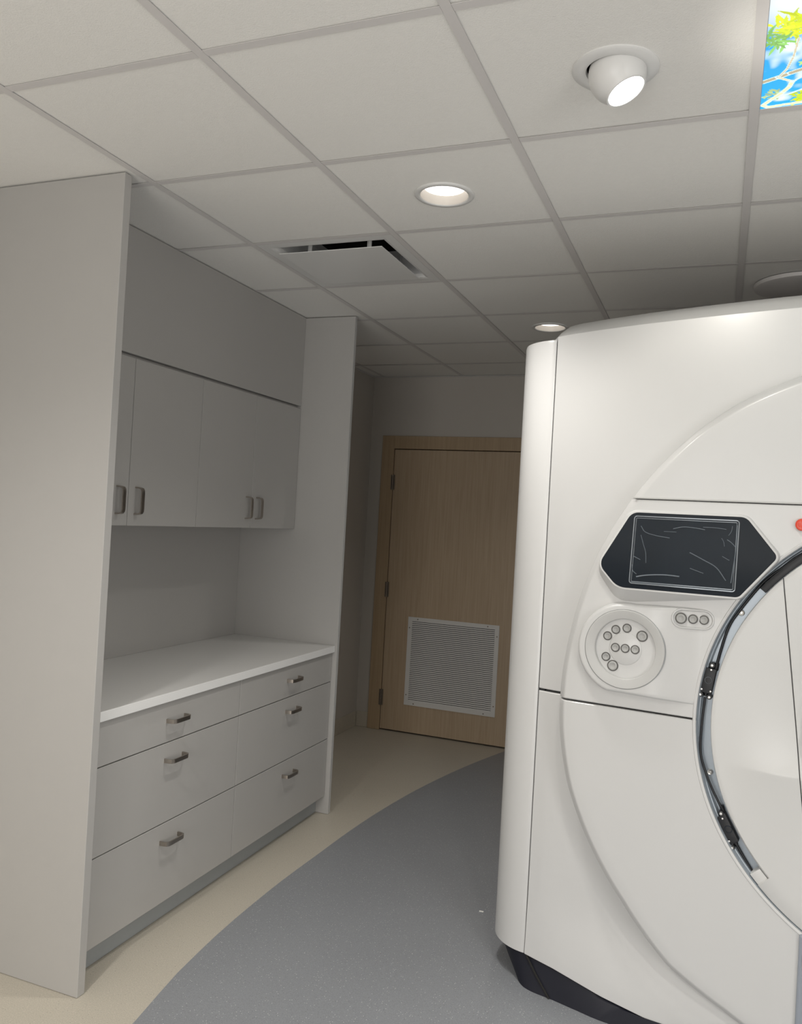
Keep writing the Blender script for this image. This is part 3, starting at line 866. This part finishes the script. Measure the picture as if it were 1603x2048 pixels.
# funnel cover inside the ring
def r_in(deg):     # deg measured like phi, mirrored in u
    return .632 if deg > -44.5 else .6705
def funnel():
    bm = bmesh.new(); A = []
    base = [360 * k / 720 for k in range(720)] + [-44.4 % 360, -44.6 % 360, 224.4, 224.6]
    A = sorted(set(base)); rings = []
    prof = [(0.0, .036), (0.0, .006), (.0018, .002), (.006, 0.0)] + [(.006 + .234 * k / 26, .012 * (k / 26) ** 2) for k in range(1, 27)] + \
           [(.250, .018), (.262, .032), (.272, .06), (.278, .10), (.280, .18)]
    for ins, y in prof:
        ring = []
        for dg in A:
            a = radians(dg); ph = math.degrees(math.asin(max(-1, min(1, sin(a)))))
            r0 = r_in(ph); rb = .632
            rr = r0 - ins if ins <= .006 else .626 - (.626 - .352) * (ins - .006) / (.280 - .006)
            u_, z_ = rr * cos(a), RC[1] + rr * sin(a)
            zc_ = .900 + 0 * u_
            A_ = .026 * sstep(-abs(u_), -.60, -.40) if abs(u_) > .3 else .026
            fall = math.exp(-(z_ - zc_) / .07) if z_ > zc_ else max(0, 1 - (zc_ - z_) / .42) ** 2
            yy = y - (A_ * fall if .002 < ins < .251 else 0)
            ring.append(bm.verts.new((u_, yy, z_)))
        rings.append(ring)
    for a, b in zip(rings[:-1], rings[1:]):
        for k in range(len(A)): bm.faces.new((a[k], a[(k + 1) % len(A)], b[(k + 1) % len(A)], b[k]))
    return bm
# joint plane runs slightly off vertical: through (-.448,1.446) and (-.376,.86)
def jn(s): return Vector((s * (1.446 - .86), 0, (-.448 + .376) * -1 * s * s)).normalized()
nL = Vector((-(1.446 - .86), 0, -(.448 - .376)))          # points to the outside on the left
bm = cut(funnel(), (-.448, 0, 1.446), nL, .0012, depth=.012, ch=.0015)
finish(bm, 'bore_side_cover', M['shell_in'], G, 35)
nR = Vector(((1.446 - .86), 0, -(.448 - .376)))
bm = cut(funnel(), (.448, 0, 1.446), nR, .0012, depth=.012, ch=.0015)
finish(bm, 'bore_side_cover', M['shell_in'], G, 35)
bm = cut(cut(funnel(), (-.448, 0, 1.446), -nL, .0012, depth=.012, ch=.0015), (.448, 0, 1.446), -nR, .0012, depth=.012, ch=.0015)
for v in bm.verts: v.co.y -= .004
finish(bm, 'bore_centre_cover', M['shell_in'], G, 35)

# parts in the channel
YCH = .040
def wpos(pts, y): return [(u, y, z) for u, z in pts]
bm = bmesh.new()
tube(bm, smoothpath(wpos([(-.30, 1.612), (-.407, 1.545), (-.458, 1.500), (-.509, 1.450), (-.571, 1.358), (-.598, 1.306), (-.616, 1.237), (-.625, 1.194)], .029), 8), .0042, 8)
finish(bm, 'cable', M['black'], G, 60)
bm = bmesh.new()
tube(bm, smoothpath(wpos([(-.653, 1.088), (-.658, 1.014), (-.659, .936), (-.651, .891), (-.626, .828), (-.592, .765)], .0155), 8), .0038, 8)
finish(bm, 'cable', M['black'], G, 60)
bm = bmesh.new()
tube(bm, smoothpath(wpos([(-.545, .658), (-.520, .620), (-.498, .589)], .033), 6), .004, 8)
finish(bm, 'cable', M['black'], G, 60)
def sensor(corners, knobs, screws, eye_):
    bm = bmesh.new(); plate(bm, round_poly(corners, .003, 3), YCH, .012, .002)
    o = finish(bm, 'sensor_box', M['black'], G, 30)
    bm = bmesh.new(); lathe(bm, [(.0, .002), (.008, .002), (.009, -.0015), (.011, -.0015), (.012, .001)], 20, Matrix.Translation((eye_[0], .012, eye_[1])) @ Matrix.Rotation(-pi / 2, 4, 'X'))
    finish(bm, 'sensor_eye', M['screen'], o, 40)
    for u, z in knobs:
        bm = bmesh.new(); lathe(bm, [(0, -.006), (.0035, -.0055), (.005, -.003), (.0055, .026)], 14, Matrix.Translation((u, .014, z)) @ Matrix.Rotation(-pi / 2, 4, 'X'))
        lathe(bm, [(.0055, .002), (.008, .002), (.008, .026)], 14, Matrix.Translation((u, .014, z)) @ Matrix.Rotation(-pi / 2, 4, 'X'), mi=1)
        finish(bm, 'bolt', [M['steel_l'], M['black']], o, 40)
    for u, z in screws:
        bm = bmesh.new(); lathe(bm, [(0, -.0016), (.0028, -.001), (.003, .001)], 12, Matrix.Translation((u, .012, z)) @ Matrix.Rotation(-pi / 2, 4, 'X'))
        finish(bm, 'screw', M['steel_l'], o, 40)
M['steel_l'] = mat('bright_steel', (0.72, 0.71, 0.69), 0.25, metal=0.8, noise=0.02)
sensor([(-.6575, 1.180), (-.6235, 1.177), (-.636, 1.099), (-.6705, 1.104)], [(-.637, 1.188), (-.667, 1.095), (-.641, 1.090)], [(-.639, 1.174), (-.664, 1.112), (-.638, 1.108)], (-.6455, 1.142))
sensor([(-.603, .727), (-.580, .750), (-.536, .673), (-.562, .655)], [(-.590, .745), (-.554, .650)], [(-.585, .731), (-.563, .668)], (-.567, .703))
# plugs of the cables
for a, b in (((-.625, 1.194), (-.628, 1.172)), ((-.653, 1.090), (-.652, 1.106)), ((-.592, .765), (-.583, .742)), ((-.545, .658), (-.552, .670))):
    bm = bmesh.new(); tube(bm, [(a[0], .030, a[1]), (b[0], .030, b[1])], .0068, 10); finish(bm, 'plug', M['black'], G, 60)
# black light bar in the channel, upper left
bm = bmesh.new(); pts = []
for k in range(25): a = radians(38.3 + 40 * k / 24); pts.append((-.655 * cos(a), RC[1] + .655 * sin(a)))
for k in range(25): a = radians(78.3 - 40 * k / 24); pts.append((-.634 * cos(a), RC[1] + .634 * sin(a)))
plate(bm, pts, YCH, .010, .001); finish(bm, 'light_bar', M['black'], G, 30)
for u, z in ((-.564, 1.355), (-.630, .858)):
    bm = bmesh.new(); lathe(bm, [(0, .002), (.003, .002), (.004, -.003), (.0075, -.004), (.0095, -.001), (.0095, .004)], 20, Matrix.Translation((u, .037, z)) @ Matrix.Rotation(-pi / 2, 4, 'X'))
    finish(bm, 'cap_screw', M['steel_l'], G, 40)
# block ending the channel
for s in (-1, 1):
    pts = []
    for k in range(9): a = radians(-41.5 - 4.6 * k / 8); pts.append((-s * .668 * cos(a) * -1 * -1, RC[1] + .668 * sin(a)))
    for k in range(9): a = radians(-46.1 + 4.6 * k / 8); pts.append((-s * .634 * cos(a) * -1 * -1, RC[1] + .634 * sin(a)))
    bm = bmesh.new(); plate(bm, pts, YCH, .004, .001); finish(bm, 'channel_end_block', M['shell_in'], G, 30)

# touchscreen on its raised housing
hexp = [(-.898, 1.646), (-.560, 1.646), (-.467, 1.532), (-.567, 1.406), (-.925, 1.406), (-.990, 1.474)]
hx_r = [.035, .035, .018, .022, .06, .035]
outer = ccw(round_poly(hexp, hx_r, 6))
hous = inset_poly(outer, -.007)
bm = bmesh.new()
def tilt(u, z, ins): return -.038 * max(0, min(1, (1.66 - z) / .26))
h3 = ccw(hous)
rings = []
for ins, y0, k in ((-.003, .004, 0), (0, -.002, 1), (.002, -.0045, 1), (.0075, -.0055, 1)):
    qv = inset_poly(h3, ins)
    if k == 0: qv = [(u - .006 * (u < -.72), z - .036 * max(0, (1.53 - z) / .124) * (1 - sstep(u, -.72, -.57))) for u, z in qv]
    rings.append([bm.verts.new((u, y0 + (tilt(u, z, 0) if k else 0), z)) for u, z in qv])
for a, b in zip(rings[:-1], rings[1:]):
    for k in range(len(h3)): bm.faces.new((a[k], a[(k + 1) % len(h3)], b[(k + 1) % len(h3)], b[k]))
bm.faces.new(rings[-1])
finish(bm, 'screen_housing', M['shell'], G, 32)
bm = bmesh.new()
a = [bm.verts.new((u, -.0058 + tilt(u, z, 0), z)) for u, z in outer]; b = [bm.verts.new((u, -.0072 + tilt(u, z, 0), z)) for u, z in inset_poly(outer, .0015)]
for k in range(len(outer)): bm.faces.new((a[k], a[(k + 1) % len(outer)], b[(k + 1) % len(outer)], b[k]))
bm.faces.new(b)
ts = finish(bm, 'touchscreen', M['screen'], G, 30)
tag(ts, 'black six sided touchscreen panel with clear film')
# clear protective film with raised folded edges and wrinkles
m = bpy.data.materials.new('clear_film'); m.use_nodes = True; nt = m.node_tree
nt.nodes.remove(nt.nodes['Principled BSDF'])
tr = nt.nodes.new('ShaderNodeBsdfTransparent'); gl = nt.nodes.new('ShaderNodeBsdfGlossy'); gl.inputs['Roughness'].default_value = .08
ms = nt.nodes.new('ShaderNodeMixShader'); ms.inputs[0].default_value = .06
nt.links.new(tr.outputs[0], ms.inputs[1]); nt.links.new(gl.outputs[0], ms.inputs[2]); nt.links.new(ms.outputs[0], nt.nodes['Material Output'].inputs[0])
M['film'] = mat('clear_film', (.010, .016, .024), .16, noise=.3, nscale=8, spec=.4)
M['film_edge'] = mat('film_edge', (.30, .33, .36), .12, metal=.3, noise=.05)  # lighter than the film: highlights along its edge put into the colour
m, nt, b_ = nodes_mat('film_crease')
b_.inputs['Base Color'].default_value = (.13, .155, .18, 1); b_.inputs['Roughness'].default_value = .3
M['crease'] = m
fx0, fx1, fz0, fz1 = -.888, -.578, 1.422, 1.634
frect = ccw(round_poly([(fx0, fz1), (fx1, fz1), (fx1, fz0), (fx0, fz0)], .008, 4))
bm = bmesh.new(); bm.faces.new([bm.verts.new((u, -.0085 + tilt(u, z, 0), z)) for u, z in frect])
fl = finish(bm, 'protective_film', M['film'], ts)
bm = bmesh.new()
tube(bm, [(u, -.0088 + tilt(u, z, 0), z) for u, z in frect + frect[:1]], .0019, 6)
tube(bm, [(u, -.0086 + tilt(u, z, 0), z) for u, z in (lambda q: q + q[:1])(inset_poly(frect, .006))], .0008, 6)
finish(bm, 'film_edge', M['film_edge'], fl, 50)
bm = bmesh.new()
def zf(x, y):
    t = min(.985, max(.015, (x - 432) / 742)); a, b = 190 + 40 * t, 645 + 52 * t
    return fx0 + t * (fx1 - fx0), fz1 - min(.98, max(.02, (y - a) / (b - a))) * (fz1 - fz0)
for cr, wd in (([(485, 258), (520, 300), (600, 325), (700, 342)], .0009), ([(720, 280), (790, 268), (870, 275), (945, 288)], .0009), ([(930, 270), (1010, 275), (1090, 286)], .0007),
               ([(490, 320), (512, 380), (535, 440), (543, 510)], .0008), ([(850, 440), (950, 490), (1040, 540), (1110, 625)], .0012), ([(860, 545), (955, 578)], .0008),
               ([(480, 603), (560, 592), (680, 590), (790, 600)], .0018), ([(1062, 345), (1078, 370), (1085, 400)], .0007), ([(1100, 355), (1130, 375), (1160, 405)], .001),
               ([(1130, 265), (1125, 300), (1108, 328)], .0007), ([(450, 465), (500, 488)], .001), ([(1075, 465), (1105, 482), (1125, 492)], .0008),
               ([(440, 520), (450, 560), (480, 585)], .0009), ([(655, 297), (745, 302)], .0006), ([(1172, 260), (1165, 420), (1145, 640)], .0013), ([(445, 640), (700, 664), (1050, 690), (1150, 690)], .0012)):
    pts3 = [(*zf(*c),) for c in cr]
    tube(bm, smoothpath([(u, -.0088 + tilt(u, z, 0), z) for u, z in pts3], 5) if len(pts3) > 2 else [(u, -.0088 + tilt(u, z, 0), z) for u, z in pts3], wd * 1.15, 6)
finish(bm, 'film_creases', M['crease'], fl, 50)

# button console: raised pad with dial and push buttons
DC = (-.895, 1.2105)
pad = []
for k in range(25): a = radians(80 + 170 * k / 24); pad.append((DC[0] - .003 + .151 * cos(a), DC[1] - .002 + .149 * sin(a)))
pad_r = [(-.62, 1.050), (-.62, 1.365)]
pts = pad + [(-.674, 1.062), (-.678, 1.10), (-.640, 1.30), (-.615, 1.362)]
bm = bmesh.new()
pp = ccw(pts)
# the pad fades into the cover toward the bore
def pady(u): return -.032 * (1 - sstep(u, -.82, -.65)) + .0014
RH = .1262
def ray_poly(P, c, a):
    best = 0
    d = Vector((cos(a), sin(a)))
    for i in range(len(P)):
        p = Vector(P[i - 1]) - Vector(c); q_ = Vector(P[i]) - Vector(c); e = q_ - p
        den = d.x * e.y - d.y * e.x
        if abs(den) < 1e-12: continue
        t = (p.x * e.y - p.y * e.x) / den; s_ = (p.x * d.y - p.y * d.x) / den
        if t > 0 and -1e-6 <= s_ <= 1 + 1e-6: best = max(best, t)
    return best
NP = 144
AA = sorted([2 * pi * k / NP for k in range(NP)] + [math.atan2(z - DC[1], u - DC[0]) % (2 * pi) for u, z in pad_r])
rings = []
outr = [ray_poly(pp, DC, a) for a in AA]
for ins, k in ((0, 0), (.003, .62), (.007, .93), (.012, 1)):
    rings.append([bm.verts.new((DC[0] + (r - ins) * cos(a), .003 if k == 0 else pady(DC[0] + (r - ins) * cos(a)) * k, DC[1] + (r - ins) * sin(a))) for a, r in zip(AA, outr)])
for f_ in (.25, .5, .75, 1):
    rings.append([bm.verts.new((DC[0] + (r * (1 - f_) + RH * f_) * cos(a), pady(DC[0] + (r * (1 - f_) + RH * f_) * cos(a)), DC[1] + (r * (1 - f_) + RH * f_) * sin(a))) for a, r in zip(AA, [o_ - .012 for o_ in outr])])
for a, b in zip(rings[:-1], rings[1:]):
    for k in range(len(AA)): bm.faces.new((a[k], a[(k + 1) % len(AA)], b[(k + 1) % len(AA)], b[k]))
cns = finish(bm, 'button_console', M['shell'], G, 50)
YP = -.0306
RX = Matrix.Rotation(-pi / 2, 4, 'X')
def at(u, z, y): return Matrix.Translation((u, y, z)) @ RX
bm = bmesh.new(); lathe(bm, [(.1248, .004), (.1248, -.001), (.1232, -.0035), (.120, -.0035), (.0965, .0035), (.0945, .006), (.0935, .017)], 96, at(*DC, YP))
finish(bm, 'dial_ring', M['dialring'], cns, 30)
bm = bmesh.new(); lathe(bm, [(.1266, .002), (.1266, .0015), (.1240, .0015), (.1240, .003)], 96, at(*DC, YP))
finish(bm, 'dial_gap', M['kick'], cns, 30)
bm = bmesh.new(); lathe(bm, [(.0940, .018), (.0940, .0165), (.0525, .0165), (.0515, .0165), (.0508, .0150), (.0495, .0142), (.0, .0142)], 96, at(*DC, YP))
finish(bm, 'dial_face', M['shell'], cns, 50)
def button(u, z, r, y, parent):
    bm = bmesh.new(); lathe(bm, [(r + .0028, .0015), (r + .0028, -.0015), (r, -.0015), (r, .001)], 28, at(u, z, y), mi=1)
    lathe(bm, [(r * .97, .001), (r * .97, -.003), (r * .85, -.0045), (r * .6, -.0042), (r * .5, -.0030), (0, -.0026)], 28, at(u, z, y), mi=0)
    finish(bm, 'push_button', [M['button'], M['ring_dark']], parent, 50)
for u, z, r in ((-.953, 1.245, .0115), (-.928, 1.268, .0115), (-.893, 1.276, .0115), (-.845, 1.256, .0148), (-.926, 1.211, .0115), (-.895, 1.2115, .0115), (-.864, 1.2115, .0115),
                (-.955, 1.178, .0115), (-.932, 1.152, .0148)):
    button(u, z, r, YP + (.0142 if abs(z - 1.2113) < .001 else .0162), cns)
# small three button tray
stad = []
for k in range(13): a = radians(90 + 180 * k / 12); stad.append((-.727 + .028 * cos(a), 1.325 + .028 * sin(a)))
for k in range(13): a = radians(-90 + 180 * k / 12); stad.append((-.666 + .028 * cos(a), 1.325 + .028 * sin(a)))
stad = ccw(stad)
bm = bmesh.new(); rings = []
for ins, y in ((-.004, .0), (-.002, -.004), (.001, -.0045), (.003, -.003), (.0045, .0005)):
    rings.append([bm.verts.new((u, min(0, pady(u)) + y, z)) for u, z in inset_poly(stad, ins)])
for a, b in zip(rings[:-1], rings[1:]):
    for k in range(len(stad)): bm.faces.new((a[k], a[(k + 1) % len(stad)], b[(k + 1) % len(stad)], b[k]))
bm.faces.new(rings[-1])
tray = finish(bm, 'button_tray', M['shell'], cns, 40)
for u, r in ((-.730, .0145), (-.696, .0118), (-.665, .0118)): button(u, 1.3255, r, pady(u - .012) - .0030, tray)
# thin lip along the upper joint
bm = bmesh.new(); box(bm, -.898, .898, -.0030, .004, 1.6905, 1.6955, bev=.0012)
finish(bm, 'joint_strip', M['dialring'], G, 40)
# emergency stop
bm = bmesh.new(); lathe(bm, [(.022, .002), (.022, -.002), (.018, -.003)], 32, at(-.409, 1.631, 0.0), mi=1)
lathe(bm, [(.018, .0), (.018, -.010), (.0165, -.014), (.012, -.0155), (.006, -.0145), (0, -.014)], 32, at(-.409, 1.631, 0.0), mi=0)
for k in range(3):
    A0 = 2 * pi * k / 3 + .4
    tube(bm, [(-.409 + .0095 * cos(A0 + t * .24), -.0155, 1.631 + .0095 * sin(A0 + t * .24)) for t in range(7)], .0006, 5)
tag(finish(bm, 'stop_button', [M['red'], M['shell']], G, 40), 'round red stop button')

# docking column under the bore
bm = bmesh.new(); box(bm, -.362, .362, -.012, .10, .05, .455, bev=.006)
dc = finish(bm, 'docking_column', M['column'], G, 30)
bm = bmesh.new(); box(bm, -.352, -.30, -.0145, -.0118, .362, .402, bev=.001)
finish(bm, 'socket_plate', M['button'], dc, 30)

# dark tapered plinth
def plinth(u0, v0):  pass
top = [(-1.362, .30), (-1.347, .215), (-1.312, .155), (-1.262, .120), (-1.203, .105), (-1.1, .07), (-.93, .05), (-.78, .03), (-.6, .03), (-.3, .03), (0, .03)]
top = [(u, y if u < -1.2 else y_body(u, z_hem(u)) + .010) for u, y in top]
bot = [(-1.262, .33), (-1.257, .20), (-1.240, .125), (-1.212, .080), (-1.168, .058), (-1.09, .050), (-1.0, .036), (-.9, .024), (-.6, .022), (-.3, .022), (0, .022)]
def dens(P): return [(p.x, p.y) for p in smoothpath([(a, b, 0) for a, b in P], 5)]
top = dens(top); bot = dens(bot)
top = top + [(-u, y) for u, y in top[-2::-1]]; bot = bot + [(-u, y) for u, y in bot[-2::-1]]
top += [(1.31, .9), (-1.31, .9)]; bot += [(1.26, .9), (-1.26, .9)]
bm = bmesh.new()
vt = [bm.verts.new((u, y, z_hem(u) - .003 if y < .5 else .098)) for u, y in top]; vb2 = [bm.verts.new((u, y, .001)) for u, y in bot]
vm = [bm.verts.new(((a[0] * .55 + b[0] * .45), (a[1] * .55 + b[1] * .45) - .000, .05)) for a, b in zip(top, bot)]
n = len(top)
for A_, B_ in ((vt, vm), (vm, vb2)):
    for k in range(n): bm.faces.new((A_[k], A_[(k + 1) % n], B_[(k + 1) % n], B_[k]))
bm.faces.new(vt); bm.faces.new(vb2)
finish(bm, 'plinth', M['plinth'], G, 50)
bm = bmesh.new(); tube(bm, [(-1.203, .097, .098), (-1.154, .071, .05), (-1.100, .047, .003)], .0035, 8)
finish(bm, 'plinth_joint', M['dark'], G)
